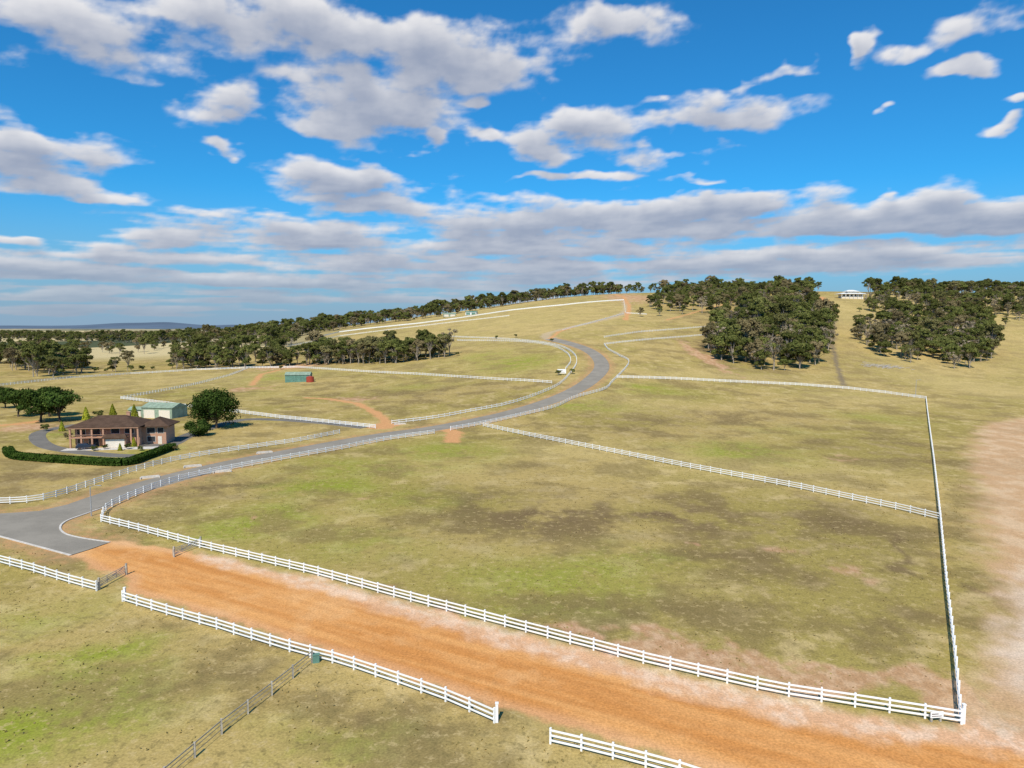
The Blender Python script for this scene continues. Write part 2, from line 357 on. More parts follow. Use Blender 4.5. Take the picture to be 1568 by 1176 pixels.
fence([(155,799),(163,781),(200,763),(240,747),(300,730),(420,707),(520,689),(590,675),(665,664)],smooth=True)
fence([(690,659),(740,650),(790,639),(850,624),(880,610),(925,597),(938,585),(963,556),(948,545),(932,536),(925,528)],smooth=True)
fence([(1472,1109),(1462,1000),(1450,900),(1440,795),(1430,705),(1418,611)])
fence([(945,579),(1030,581),(1130,586),(1220,590),(1300,596),(1360,603),(1418,611)],rh=.17)
fence([(740,653),(800,666),(880,682),(960,698),(1050,716),(1140,733),(1220,748),(1300,765),(1380,782),(1440,797)],rh=.13)
fence([(-120,772),(0,772),(50,769),(90,760),(150,740),(200,724),(260,708),(330,695),(400,685),(460,676),(520,664)],smooth=True)
fence([(185,611),(230,616),(290,624),(370,633),(430,641),(500,648),(575,656)],rh=.17)
fence([(600,649),(660,642),(720,631),(780,619),(830,602),(855,590),(872,574),(883,556),(878,542),(858,531),(820,524),(760,519),(690,516)],smooth=True,rails=(.4,1.05),rh=.22)
fence([(700,522),(780,523),(840,529),(866,540),(874,553),(866,566)],smooth=True,rails=(.4,1.05),rh=.2)
fence([(455,563),(500,566),(560,570),(640,574),(700,578),(760,582),(845,587)],rails=(.4,1.05),rh=.22)
fence([(-60,598),(0,591),(100,580),(200,573),(300,567),(380,564),(455,563)],rails=(.4,1.05),rh=.26)
fence([(185,611),(250,599),(300,589),(350,576),(380,564)],rails=(.4,1.05),rh=.22)
fence([(470,521),(520,509),(560,504),(640,496),(700,488),(780,476),(860,468),(955,460)],rails=(.4,.9,1.3),rh=.36,hh=1.6,step=4)
fence([(440,531),(520,515),(600,505),(700,493),(780,484)],rails=(.4,1.),rh=.25,step=4)
fence([(862,506),(905,495),(955,481)],rails=(.4,1.),rh=.3,step=4)
fence([(925,528),(1000,520),(1075,514)],rails=(.4,1.),rh=.28,step=3)
fence([(925,517),(980,509),(1080,501)],rails=(.4,1.),rh=.25,step=3)
fence([(955,460),(958,480),(990,482)],rails=(.4,1.),rh=.25,step=4)
fence([(-100,837),(0,863),(50,876),(100,892),(148,905)])
fence([(188,921),(260,943),(330,963),(400,985),(460,1003),(520,1018),(600,1045),(690,1077),(757,1107)])
fence([(843,1139),(900,1152),(960,1168),(1020,1183),(1150,1225)])
for p in [(1472,1109),(757,1107),(188,921)]:
    x,y=G(*p); z=h1(x,y); mb=MB(); mb.post(x+.2,y+.1,z-.2,z+1.6,.22); mb.post(x+.2,y+.1,z+1.6,z+1.66,.28); mb.obj('gate_post',[M_white])
def wire_fence(px):
    C=resample(GP(px),3.2); mb=MB()
    for p in C: mb.post(p[0],p[1],h1(*p)-.2,h1(*p)+1.25+random.uniform(-.06,.06),.14,0,random.random())
    for a,bb in zip(C[:-1],C[1:]):
        for r in (.4,.8,1.12): mb.beam((*a,h1(*a)+r),(*bb,h1(*bb)+r),.03,.04 if r<1.1 else .1)
    mb.obj('post_and_wire_fence',[M_grey])
wire_fence([(478,1015),(420,1062),(340,1124),(270,1185),(200,1245)])
def gate(p,q):
    a=np.array(G(*p)); bb=np.array(G(*q)); e=empty('farm_gate',(0,0,0)); mb=MB()
    for r in (.3,.5,.7,.9,1.15): mb.beam((*a,h1(*a)+r),(*bb,h1(*bb)+r),.05,.06)
    for t in (0,.33,.66,1): c=a+(bb-a)*t; mb.post(c[0],c[1],.25,1.2,.06)
    mb.beam((*a,.3),(*bb,1.15),.04,.06)
    mb.obj('gate_frame',[M_metal],e)
    mb=MB()
    for c in (a,bb): mb.post(c[0]+.15,c[1],-.2,1.5,.2)
    mb.obj('posts',[M_grey],e)
gate((150,903),(192,880)); gate((265,853),(306,837))
# ------------------------------------------------------------ trees
M_bark=simple('eucalyptus_bark',(.33,.28,.22),.95,.3,2.,matte=True); M_bark2=simple('dark_bark',(.10,.08,.06),.95,.3,2.,matte=True)
def leafmat(name,c1,c2,c3=None):
    m,nt,b=newmat(name,.8,.08)
    oi=nt.N.new('ShaderNodeObjectInfo'); P=nt.N.new('ShaderNodeNewGeometry').outputs['Position']
    n=nt.noise(P,.5,1,.7); c=nt.mix(nt.sm(n,.38,.62),c1,c2)
    if c3: c=nt.mix(nt.sm(oi.outputs['Random'],.62,1.,0.,.85),c,c3)
    k=nt.math('MULTIPLY_ADD',nt.math('FRACT',nt.math('MULTIPLY',oi.outputs['Random'],7.13)),.75,.65)
    nt.diffuse(nt.scale(c,k)); return m
M_leaf=leafmat('eucalyptus_leaves',(.075,.088,.024),(.145,.148,.042),(.20,.15,.08))
M_leafd=leafmat('dark_leaves',(.034,.06,.013),(.07,.105,.022))
M_leafg=leafmat('golden_conifer_leaves',(.32,.32,.03),(.24,.26,.03))
M_hedge=leafmat('hedge_leaves',(.04,.08,.013),(.08,.13,.024))
M_dry=leafmat('dry_leaves',(.29,.23,.16),(.20,.165,.10))
def leaves(mb,C,D,sz,r,m=1):
    n=len(C); nrm=D+r.normal(0,.55,(n,3)); nrm/=np.linalg.norm(nrm,axis=1)[:,None]
    a=np.cross(nrm,r.normal(0,1,(n,3))); a/=np.linalg.norm(a,axis=1)[:,None]+1e-9; b=np.cross(nrm,a)
    s=sz*r.uniform(.55,1.35,(n,1)); i0=len(mb.v)
    q=[C+a*s*.6,C+b*s*.4,C-a*s*.5,C-b*s*.45]
    V=np.stack(q,1).reshape(-1,3); mb.v+=V.tolist()
    mb.f+=[(i0+4*k,i0+4*k+1,i0+4*k+2,i0+4*k+3) for k in range(n)]; mb.m+=[m]*n
def tree_mesh(name,seed,h,r,th,ncl,nl,sz,tr,mats,flat=.75,cr=(.26,.42),low=-.35,dense=0):
    g=np.random.default_rng(seed); mb=MB()
    ch=(1-th)*h/2; cz=th*h+ch; cl=[]
    for i in range(ncl):
        d=g.normal(0,1,3); d/=np.linalg.norm(d); d[2]=abs(d[2])*1. if g.random()<.6 else d[2]
        k=g.uniform(.45,.92) if not dense else g.uniform(.6,.8)
        rc=r*g.uniform(*cr); cl.append((np.array([d[0]*r*k,d[1]*r*k,cz+d[2]*ch*k]),rc))
    top=np.array([g.normal(0,.3),g.normal(0,.3),max(th*h*1.3,h*.3)])
    mb.tube([(0,0,-.4),(g.normal(0,.1),g.normal(0,.1),top[2]*.4),top*[1,1,.8],top],[tr,tr*.8,tr*.65,tr*.5],7,0)
    for c,rc in cl:
        s=top*[1,1,g.uniform(.55,1.)]; md=(s+c)/2+g.normal(0,.35,3)+np.array([0,0,.3])
        mb.tube([s,md,c],[tr*.38,tr*.25,tr*.07],5,0)
        for _ in range(2):
            e=c+g.normal(0,rc*.6,3); mb.tube([md,(md+e)/2+g.normal(0,.2,3),e],[tr*.14,tr*.1,.02],4,0,False)
    w=np.array([c[1]**2 for c in cl]); w/=w.sum(); ci=g.choice(len(cl),nl,p=w)
    D=g.normal(0,1,(nl,3)); D/=np.linalg.norm(D,axis=1)[:,None]
    fl=D[:,2]<low; D[fl,2]*=-1
    cc=np.array([cl[i][0] for i in ci]); rc=np.array([cl[i][1] for i in ci])[:,None]
    lump=1+.22*np.sin(D[:,:1]*7+ci[:,None])*np.cos(D[:,1:2]*6+ci[:,None]*2)
    C=cc+D*rc*lump*g.uniform(.55,1.12,(nl,1))*np.array([1,1,flat])
    out=C-np.array([0,0,cz]); out/=np.linalg.norm(out,axis=1)[:,None]+1e-9
    C[:,2]=np.maximum(C[:,2],.15)
    leaves(mb,C,D+out*.35,sz,g)
    o=mb.obj(name,mats); me=o.data; bpy.data.objects.remove(o); return me
EU=[tree_mesh('eucalyptus_%d'%i,10+i,[13,15,12,17,11,15][i],[5.4,6.,5.,5.6,5.6,4.6][i],[.16,.24,.14,.28,.12,.22][i],[19,22,18,21,19,17][i],4200,.62,.32,[M_bark,M_leaf],cr=(.2,.38)) for i in range(6)]
SP_=[tree_mesh('sparse_eucalyptus_%d'%i,40+i,14,4.8,.25,14,1300,.48,.34,[M_bark,M_dry if i else M_leaf],cr=(.18,.34)) for i in range(2)]
BU=[tree_mesh('bush_%d'%i,60+i,4.5,2.8,.05,10,1500,.45,.12,[M_bark,M_leaf]) for i in range(2)]
xh,yh=G(1303,457)
clear=GP([(1252,448),(1328,448),(1322,470),(1300,500),(1280,500),(1262,470)])
def blocked(x,y):
    if abs(x-xh)<34 and -90<y-yh<22: return True
    return bool(inside(np.array([x]),np.array([y]),clear)[0])
def inst(me,name,x,y,s=1.,zs=1.,parent=None):
    o=bpy.data.objects.new(name,me); scene.collection.objects.link(o)
    o.location=(x,y,h1(x,y)-.1); o.rotation_euler=(0,0,random.uniform(0,6.28)); o.scale=(s,s,s*zs)
    if parent: o.parent=parent
    return o
def pick(sparse,bush):
    q=random.random(); return random.choice(SP_) if q<sparse else (random.choice(BU) if q<sparse+bush else random.choice(EU))
def scatter_poly(name,px,n,dist,sc=(.8,1.2),sparse=0.,bush=0.):
    W=GP(px); xs=[p[0] for p in W]; ys=[p[1] for p in W]; e=empty(name); pts=[]; tries=0
    while len(pts)<n and tries<n*40:
        tries+=1; x=random.uniform(min(xs),max(xs)); y=random.uniform(min(ys),max(ys))
        if not inside(np.array([x]),np.array([y]),W)[0] or blocked(x,y): continue
        if any((x-a)**2+(y-bb)**2<dist*dist for a,bb in pts): continue
        pts.append((x,y)); inst(pick(sparse,bush),'tree_part',x,y,random.uniform(*sc),random.uniform(.85,1.2),e)
    return e
def scatter_line(name,px,step,width,sc=(.7,1.1),sparse=0.,bush=0.,keep=1.):
    C=resample(GP(px),step); e=empty(name)
    for p in C:
        if random.random()>keep: continue
        x=p[0]+random.uniform(-width,width)*.5; y=p[1]+random.uniform(-width,width)
        if blocked(x,y): continue
        inst(pick(sparse,bush),'tree_part',x,y,random.uniform(*sc),random.uniform(.85,1.15),e)
    return e
scatter_poly('eucalyptus_grove',[(1082,535),(1110,562),(1190,570),(1262,572),(1273,540),(1270,500),(1200,478),(1110,485)],210,4.6,(.8,1.45),.10,.1)
scatter_poly('eucalyptus_grove',[(988,474),(1070,480),(1250,476),(1252,456),(1150,447),(1040,446)],260,6.5,(.75,1.2),.08,.05)
scatter_poly('eucalyptus_grove',[(1308,520),(1330,538),(1400,560),(1500,567),(1524,548),(1518,500),(1400,488),(1320,498)],170,5.4,(.75,1.35),.28,.08)
scatter_poly('eucalyptus_grove',[(1288,474),(1310,482),(1420,494),(1500,490),(1700,492),(1700,458),(1340,455)],300,7,(.75,1.2),.15,.05)
scatter_line('skyline_trees',[(1030,449),(1100,449),(1250,448)],2.6,30,(.9,1.4),.05)
scatter_line('skyline_trees',[(1335,450),(1450,451),(1568,451),(1720,451)],2.4,35,(1.,1.5),.05)
scatter_line('skyline_trees',[(940,447),(1035,447)],5,12,(.6,1.1))
scatter_line('hillside_trees',[(400,528),(470,512),(560,498),(640,489),(700,480),(800,464),(930,450),(960,447)],2.6,16,(.75,1.2),.1,.12)
scatter_line('hillside_trees',[(440,514),(560,494),(640,485),(700,476),(800,460),(930,447)],2.6,22,(1.,1.5),.05)
scatter_poly('roadside_trees',[(15,574),(60,580),(115,577),(135,564),(60,553),(15,556)],60,4.6,(1.,1.4),.05)
scatter_line('roadside_trees',[(120,571),(260,565)],4.5,7,(.6,1.),.15,.3,.95)
scatter_poly('roadside_trees',[(262,565),(330,566),(440,561),(430,553),(280,556)],56,4.8,(.7,1.4),.15,.1)
scatter_line('roadside_trees',[(430,559),(470,559)],4,6,(.7,1.1),.1,.1)
scatter_poly('roadside_trees',[(465,560),(540,558),(600,557),(640,553),(692,546),(690,540),(600,547),(480,553)],85,4.6,(.7,1.25),.25,.12)
scatter_poly('woodland_trees',[(-80,540),(200,546),(450,533),(470,522),(350,526),(-80,530)],60,13,(.7,1.2))
scatter_line('woodland_trees',[(-100,556),(20,556)],2.6,14,(.9,1.3))
scatter_line('woodland_trees',[(20,550),(110,547)],4,10,(.8,1.2))
scatter_line('woodland_trees',[(270,543),(390,534),(450,527)],4.5,10,(.7,1.2))
for L,k in (([(-150,529),(100,530)],.8),([(180,525),(420,521)],.8),([(-150,517),(80,517)],.9),([(140,514),(440,512)],.85),([(-200,509.5),(480,509)],.95),([(-200,506.5),(480,506.5)],.95),([(-200,504.5),(480,504.5)],.95)):
    scatter_line('distant_trees',L,8,26,(.8,1.4),keep=k)
for p in [(430,566),(640,487),(700,545),(1540,500),(980,485),(1010,484),(1045,481),(855,575),(877,573),(760,519),(790,517),(845,524)]:
    x,y=G(*p); inst(BU[0] if p[1]>505 else EU[1],'shrub' if p[1]>505 else 'eucalyptus_tree',x,y,.6,1.)
rt=tree_mesh('round_crown',91,12,7.2,.02,34,15000,.5,.45,[M_bark2,M_leafd],.95,(.3,.42),-1.1,1)
x,y=G(332,656); inst(rt,'round_shade_tree',x,y,.98)
x,y=G(303,667); inst(tree_mesh('low_crown',92,4.5,3.6,.02,14,4500,.4,.2,[M_bark2,M_leafd],.8,(.35,.45),-.8,1),'round_shrub',x,y)
pine=tree_mesh('pine_crown',93,11,5.8,.08,22,8000,.5,.4,[M_bark2,M_leafd],.8,(.28,.42),-.6)
for u,v,s in ((28,638,.9),(62,646,1.1),(92,645,1.),(8,625,.8),(76,638,1.)):
    x,y=G(u,v); inst(pine,'cypress_tree',x,y,s)
def cone_tree(name,h,r,mat,seed,n=1800):
    g=np.random.default_rng(seed); mb=MB(); mb.tube([(0,0,-.2),(0,0,h*.5),(0,0,h*.95)],[.14,.1,.02],6,0)
    t=g.uniform(0,1,n)**1.3; a=g.uniform(0,6.28,n); rad=r*(1-t)**.75*(1+.15*np.sin(a*5+t*9))*g.uniform(.75,1.05,n)
    C=np.c_[rad*np.cos(a),rad*np.sin(a),.2+t*(h-.2)]; D=np.c_[np.cos(a),np.sin(a),np.full(n,.4)]
    leaves(mb,C,D,.3,g); o=mb.obj(name,[M_bark2,mat]); me=o.data; bpy.data.objects.remove(o); return me
gc=cone_tree('golden_conifer_mesh',4.5,1.3,M_leafg,5)
for u,v,s in ((132,643,1.),(173,640,1.1),(206,641,1.1),(205,684,.6),(184,690,.45),(95,660,.7),(228,668,.6)):
    x,y=G(u,v); inst(gc,'golden_conifer',x,y,s)
for u,v,s in ((240,671,.55),(195,688,.35),(215,690,.3),(150,640,.6),(250,655,.5),(105,672,.4),(145,690,.3),(70,660,.5),(160,688,.3),(268,690,.3)):
    x,y=G(u,v); o=inst(BU[1],'garden_shrub',x,y,s)
# hedge
C=resample(catmull(GP([(12,693),(22,702),(60,706),(120,710),(190,713),(215,706),(240,697),(264,688)]),2.),1.)
mb=MB(); g=np.random.default_rng(3)
for a,bb in zip(C[:-1],C[1:]): mb.beam((*a,.7),(*bb,.7),1.3,1.3,0)
n=16000; k=g.integers(0,len(C)-1,n); tt=g.random((n,1)); base=C[k]*(1-tt)+C[k+1]*tt; th=g.uniform(-.3,math.pi+.3,n)
d=C[k+1]-C[k]; d/=np.linalg.norm(d,axis=1)[:,None]; nn=np.c_[-d[:,1],d[:,0]]
sq=lambda v:np.sign(v)*np.abs(v)**.5
off=sq(np.cos(th))*1.1*g.uniform(.85,1.1,n); zz=.75+sq(np.sin(th))*.85*g.uniform(.85,1.12,n)
leaves(mb,np.c_[base+nn*off[:,None],np.maximum(zz,.05)],np.c_[nn*np.cos(th)[:,None],np.sin(th)],.34,g)
mb.obj('hedge',[M_hedge,M_hedge])
# small dry tussocks through the nearer paddocks (one mesh)
M_tus=simple('dry_tussock',(.28,.215,.08),.95,.3,.5,matte=True)
mb=MB(); g=np.random.default_rng(21); n=16000
tx=g.uniform(-75,110,n); ty=42+g.random(n)**1.4*120; kk=(pn(tx/9,ty/9,5)+.6*pn(tx/3,ty/3,6)>.05)
for P_ in (dirt_poly,tan_poly,junction,bank_poly): kk&=sdf(tx,ty,P_)>1.5
kk&=segd(tx,ty,rc)>6; tx=tx[kk]; ty=ty[kk]; n=len(tx)
D=np.c_[g.normal(0,1,(n,2)),g.normal(0,.3,n)]; D/=np.linalg.norm(D,axis=1)[:,None]
leaves(mb,np.c_[tx,ty,H(tx,ty)+.05],D,.22,g,0); mb.obj('grass_tussocks',[M_tus])
# ------------------------------------------------------------ buildings
def brickmat():
    m,nt,b=newmat('orange_brick',.9,.15); tc=nt.N.new('ShaderNodeTexCoord').outputs['Object']
    br=nt.N.new('ShaderNodeTexBrick'); nt.put(br.inputs['Vector'],nt.mapping(tc,(1,1,1),(math.pi/2,0,0))); br.inputs['Scale'].default_value=4.
    br.inputs['Color1'].default_value=(.42,.20,.11,1); br.inputs['Color2'].default_value=(.52,.27,.15,1); br.inputs['Mortar'].default_value=(.45,.36,.3,1)
    nt.put(b.inputs['Base Color'],br.outputs[0]); return m
def tilemat(name,c,sc=3.):
    m,nt,b=newmat(name,.9,.05); tc=nt.N.new('ShaderNodeTexCoord').outputs['Object']
    w=nt.N.new('ShaderNodeTexWave'); w.inputs['Scale'].default_value=sc; w.inputs['Distortion'].default_value=.3; nt.put(w.inputs[0],nt.mapping(tc,(1,.2,1)))
    k=nt.sm(w.outputs['Fac'],0,1,.75,1.15,'LINEAR'); n=nt.noise(tc,.8,2,.6); k=nt.math('MULTIPLY',k,nt.sm(n,.3,.7,.8,1.2,'LINEAR'))
    nt.put(b.inputs['Base Color'],nt.scale(c,k)); return m
M_brick=brickmat(); M_tile=tilemat('brown_roof_tiles',(.10,.062,.042)); M_glass=simple('window_glass',(.03,.035,.045),.1,.1,1.,.6)
M_cream=simple('cream_trim',(.70,.63,.52),.7,.08); M_dark=simple('dark_brown',(.09,.06,.045),.8,.1)  # M_dark: plain dark brown for sign lettering and car wheels
M_green=tilemat('pale_green_steel',(.27,.34,.25),6.); M_teal=tilemat('green_steel',(.13,.25,.20),6.); M_wroof=tilemat('pale_steel_roof',(.74,.74,.72),6.); M_red=simple('red_paint',(.36,.06,.035),.6)
x,y=G(172,684)
e=empty('brick_house',(x,y+4,h1(x,y)),math.radians(8))
mb=MB(); mb.box(-10,6,-3,6,0,5.4); mb.box(6.02,12,-1,6,0,5.); mb.box(-1.5,3.5,-6,-3.02,0,2.7); mb.obj('walls',[M_brick],e)
mb=MB(); mb.hip(-11.2,7.,-5.4,7.,5.45,2.4); mb.hip(5.2,13.2,-2.4,7.,5.,2.); mb.hip(-2.1,4.1,-6.7,-5.42,2.75,.9); mb.obj('roof',[M_tile],e)
mb=MB(); mb.box(-10.6,-1.6,-5.2,-3.02,2.55,2.8); mb.box(-10.6,6.6,-5.35,-5.22,5.05,5.27)
for px_ in (-10.3,-7.6,-5.,-2.2,4.6,6.3): mb.box(px_-.2,px_+.2,-5.15,-4.75,0,5.04)
mb.box(-10.6,-1.6,-5.3,-5.22,3.4,3.5); mb.obj('verandah',[M_brick],e)
mb=MB(); mb.box(-1.3,3.3,-6.04,-6.01,.1,2.3); mb.obj('garage_door',[M_cream],e)
mb=MB()
for a,bb,z0,z1,yy in ((-9.4,-8,.8,2.1,-3),(-6.6,-4.2,.1,2.2,-3),(-9.4,-7.4,3.2,4.7,-3),(-6.2,-3.8,2.9,4.8,-3),(-1.,1.,3.4,4.8,-3),(2.4,4.6,3.4,4.8,-3),(7.2,9.2,3.,4.4,-1),(9.9,11.4,3.,4.4,-1),(7.2,9.2,.7,2.1,-1)):
    mb.box(a-.1,bb+.1,yy-.06,yy-.01,z0-.1,z1+.1,1); mb.box(a,bb,yy-.09,yy-.062,z0,z1,0)
mb.box(9.9,10.9,-1.08,-1.01,0,2.1,1)
for k in (0,3.2):
    mb.box(-10.08,-10.01,-1.5+k,.5+k,3.2,4.6,0); mb.box(-10.08,-10.01,-1.5+k,.5+k,.8,2.2,0)
mb.obj('windows',[M_glass,M_cream],e)
mb=MB(); mb.box(-11,13,-9,-5.5,-.1,.06); mb.obj('paved_terrace',[M_conc],e)
mb=MB(); mb.box(1,1.9,2,2.7,6,8.4); mb.box(.93,1.97,1.93,2.77,8.402,8.55); mb.obj('chimney',[M_brick],e)
def shed(name,px,w,d,hh,rh,mat,roofm,rot,doors=2,off=3):
    x,y=G(*px); e=empty(name,(x,y+off,h1(x,y)),rot); mb=MB(); mb.box(-w/2,w/2,-d/2,d/2,-.5,hh)
    for sx_ in (-w/2,w/2):
        i=len(mb.v); mb.v+=[(sx_*.999,-d/2,hh),(sx_*.999,d/2,hh),(sx_*.999,0,hh+rh)]; mb.f.append((i,i+1,i+2)); mb.m.append(0)
    mb.obj('walls',[mat],e); mb=MB(); mb.hip(-w/2-.3,w/2+.3,-d/2-.3,d/2+.3,hh+.06,rh+.1,0,True,.05); mb.obj('roof',[roofm],e)
    mb=MB(); 
    for k in range(doors):
        c=-w/2+w*(k+.5)/doors; mb.box(c-w/doors*.36,c+w/doors*.36,-d/2-.05,-d/2-.01,0,hh*.8)
    mb.obj('roller_doors',[M_cream if mat is M_green else M_teal],e); return e
shed('green_farm_shed',(246,640),12,8,3.6,1.3,M_green,M_green,math.radians(-12))
shed('garden_shed',(208,638),5,4,2.4,.8,M_green,M_green,0,1,2)
shed('green_machinery_shed',(455,585),13,7,3.8,1.4,M_teal,M_green,math.radians(5))
shed('hill_farm_shed',(688,485),16,9,3.6,1.4,M_green,M_green,.1); shed('hill_farm_shed',(722,482),14,8,3.2,1.2,M_wroof,M_teal,-.2)
x,y=G(475,585); e=empty('red_water_tank',(x,y,h1(x,y))); mb=MB(); mb.tube([(0,0,-.3),(0,0,2.8),(0,0,2.85),(0,0,3.3)],[2.,2.,2.05,.2],20); mb.obj('tank_body',[M_red],e)
mb=MB(); mb.tube([(0,0,3.28),(0,0,3.45)],[.35,.35],10); mb.obj('lid',[M_metal],e)
z=h1(xh,yh)+2.; e=empty('hilltop_homestead',(xh,yh,z),.05); mb=MB(); mb.box(-13,13,-4,5,-3,3.2); mb.box(-6,6,-3,4,3.6,6.2); mb.obj('walls',[M_cream],e)
mb=MB(); mb.hip(-17,17,-7,7,3.3,1.6); mb.hip(-8,8,-4.5,5.5,6.3,1.9); mb.obj('roof',[M_wroof],e)
mb=MB(); [mb.box(a,a+2.6,-4.08,-4.01,.5,2.6) for a in (-12,-7.5,-3,1.5,5.5,9.6)]; mb.obj('windows',[M_glass],e)
mb=MB(); [mb.box(a,a+.3,-6.6,-6.3,-3,3.1) for a in (-15,-10,-5,0,5,10,14.6)]; mb.obj('verandah_posts',[M_white],e)
def sign(name,px,w,hh,clear_,rot=0.):
    x,y=G(*px); e=empty(name,(x,y,h1(x,y)),rot); mb=MB()
    for a in (-w*.35,w*.35): mb.post(a,0.1,-.3,clear_+hh*.9,.14)
    mb.obj('posts',[M_grey],e); mb=MB(); mb.box(-w/2,w/2,-.04,.02,clear_,clear_+hh); mb.obj('board',[M_white],e)
    mb=MB(); mb.box(-w*.42,w*.1,-.06,-.045,clear_+hh*.6,clear_+hh*.72); mb.box(-w*.42,w*.35,-.06,-.045,clear_+hh*.25,clear_+hh*.34); mb.obj('lettering',[M_dark],e)
sign('roadside_billboard',(860,574),4.2,2.1,.7); sign('small_sign_board',(1434,1106),1.1,.5,.4,.1)
for p in ((230,732),(295,715),(340,723),(405,694),(612,650)):
    x,y=G(*p); mb=MB(); z=h1(x,y); e=empty('culvert_headwall',(x,y,z),.45); mb.box(-1.7,1.7,-.2,.2,-.2,.5); mb.box(-1.9,-1.7,-.8,.2,-.2,.35); mb.box(1.7,1.9,-.8,.2,-.2,.35); mb.obj('wall',[M_conc],e)
x,y=G(484,1014); e=empty('green_power_kiosk',(x,y,0),.3); mb=MB(); mb.box(-.3,.3,-.22,.22,0,.75); mb.obj('cabinet',[M_teal],e); mb=MB(); mb.box(-.34,.34,-.26,.26,.752,.8); mb.box(-.4,.4,-.3,.3,-.1,-.002); mb.obj('cap_and_plinth',[M_teal],e)
def lamp_post(px,hh):
    x,y=G(*px); z=h1(x,y); e=empty('street_lamp',(x,y,z)); mb=MB(); mb.tube([(0,0,-.3),(0,0,hh),(0,0,hh+.05)],[.12,.07,.05],8); mb.tube([(0,0,hh-.1),(.5,0,hh+.15),(1.4,0,hh+.2)],[.05,.04,.04],6); mb.obj('pole',[M_metal],e)
    mb=MB(); mb.box(1.2,1.9,-.12,.12,hh+.14,hh+.26); mb.obj('lantern',[M_metal],e)
lamp_post((140,790),5.); lamp_post((1402,606),7.)
def car(px,mat,rot):
    x,y=G(*px); e=empty('parked_car',(x,y,h1(x,y)+.05),rot)
    prof=[(-2.3,.45),(-2.3,.95),(-2.1,1.05),(-1.75,1.55),(.1,1.6),(.75,1.1),(1.9,1.0),(2.25,.8),(2.3,.45)]
    mb=MB(); n=len(prof)
    for yy in (-.9,.9): mb.v+=[(a,yy*(.88 if bz>1.2 else 1),bz) for a,bz in prof]
    mb.f=[tuple(range(n)),tuple(range(2*n-1,n-1,-1))]+[(i,n+i,n+(i+1)%n,(i+1)%n) for i in range(n)]; mb.m=[0]*len(mb.f); mb.obj('body',[mat],e)
    mb=MB(); 
    for s in (-1,1): mb.quad((-1.75,s*.91,1.1),(.45,s*.91,1.1),(.05,s*.83,1.52),(-1.6,s*.83,1.52))
    mb.quad((.2,-.7,1.54),(.2,.7,1.54),(.72,.76,1.15),(.72,-.76,1.15)); mb.obj('windows',[M_glass],e)
    mb=MB()
    for a in (-1.45,1.45):
        for s in (-1,1): mb.tube([(a,s*.7,.34),(a,s*.95,.34)],[.34,.34],14)
    mb.obj('wheels',[M_dark],e)
car((132,688),simple('dark_blue_car_paint',(.03,.04,.06),.3,.05,1.,.5),.5)
x,y=G(1352,562); mb=MB(); g=np.random.default_rng(8)
for _ in range(70):
    c=g.normal(0,1,2)*[7,3]; a=g.uniform(-.9,.9); L=g.uniform(1.5,5); d=np.array([math.cos(a),math.sin(a),g.uniform(-.05,.35)])*L/2; p=np.array([x+c[0],y+c[1],h1(x+c[0],y+c[1])+g.uniform(.2,.9)])
    mb.tube([p-d,p+g.normal(0,.15,3),p+d],[.16,.13,.05],5)
mb.obj('fallen_branches',[simple('bleached_wood',(.42,.38,.33),.9)])
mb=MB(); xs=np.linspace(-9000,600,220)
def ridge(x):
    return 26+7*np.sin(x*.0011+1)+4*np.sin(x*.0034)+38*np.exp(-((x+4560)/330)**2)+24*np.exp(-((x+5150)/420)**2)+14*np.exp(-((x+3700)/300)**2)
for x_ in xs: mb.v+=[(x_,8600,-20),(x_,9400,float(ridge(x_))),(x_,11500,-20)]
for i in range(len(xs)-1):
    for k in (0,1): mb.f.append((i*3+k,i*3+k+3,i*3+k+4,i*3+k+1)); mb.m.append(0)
o=mb.obj('distant_hills',[simple('haze_tinted_bush',(.11,.15,.20),1.,.12,.002,matte=True)],smooth=True); flip_up(o)  # bush colour carries the blue of aerial haze, painted in
# ------------------------------------------------------------ light & sky
sd=Vector((-.24,-.97,0)).normalized(); EL=math.radians(48)
sdir=Vector((sd.x*math.cos(EL),sd.y*math.cos(EL),math.sin(EL)))
sl=bpy.data.lights.new('sun','SUN'); sl.energy=4.8; sl.angle=math.radians(.5); sl.color=(1,.94,.83)
so=bpy.data.objects.new('sun',sl); scene.collection.objects.link(so); so.rotation_euler=sdir.to_track_quat('Z','Y').to_euler()
W=bpy.data.worlds.new('World'); scene.world=W; W.use_nodes=True; nt=NT(W.node_tree); bg=nt.N['Background']; bg.inputs[1].default_value=.1
sky=nt.N.new('ShaderNodeTexSky'); sky.sky_type='NISHITA'; sky.sun_disc=False; sky.sun_elevation=EL; sky.sun_rotation=math.atan2(sd.x,sd.y); sky.air_density=1.; sky.dust_density=.3; sky.ozone_density=2.
skc=nt.mix(1.,sky.outputs[0],(.18,.90,1.38),'MULTIPLY')
tcn=nt.N.new('ShaderNodeTexCoord').outputs['Generated']; s=nt.N.new('ShaderNodeSeparateXYZ'); nt.put(s.inputs[0],tcn)
skc=nt.mix(nt.sm(s.outputs[2],.19,-.02,0.,.95),skc,(2.8,3.9,5.4))
nt.put(bg.inputs[0],skc)
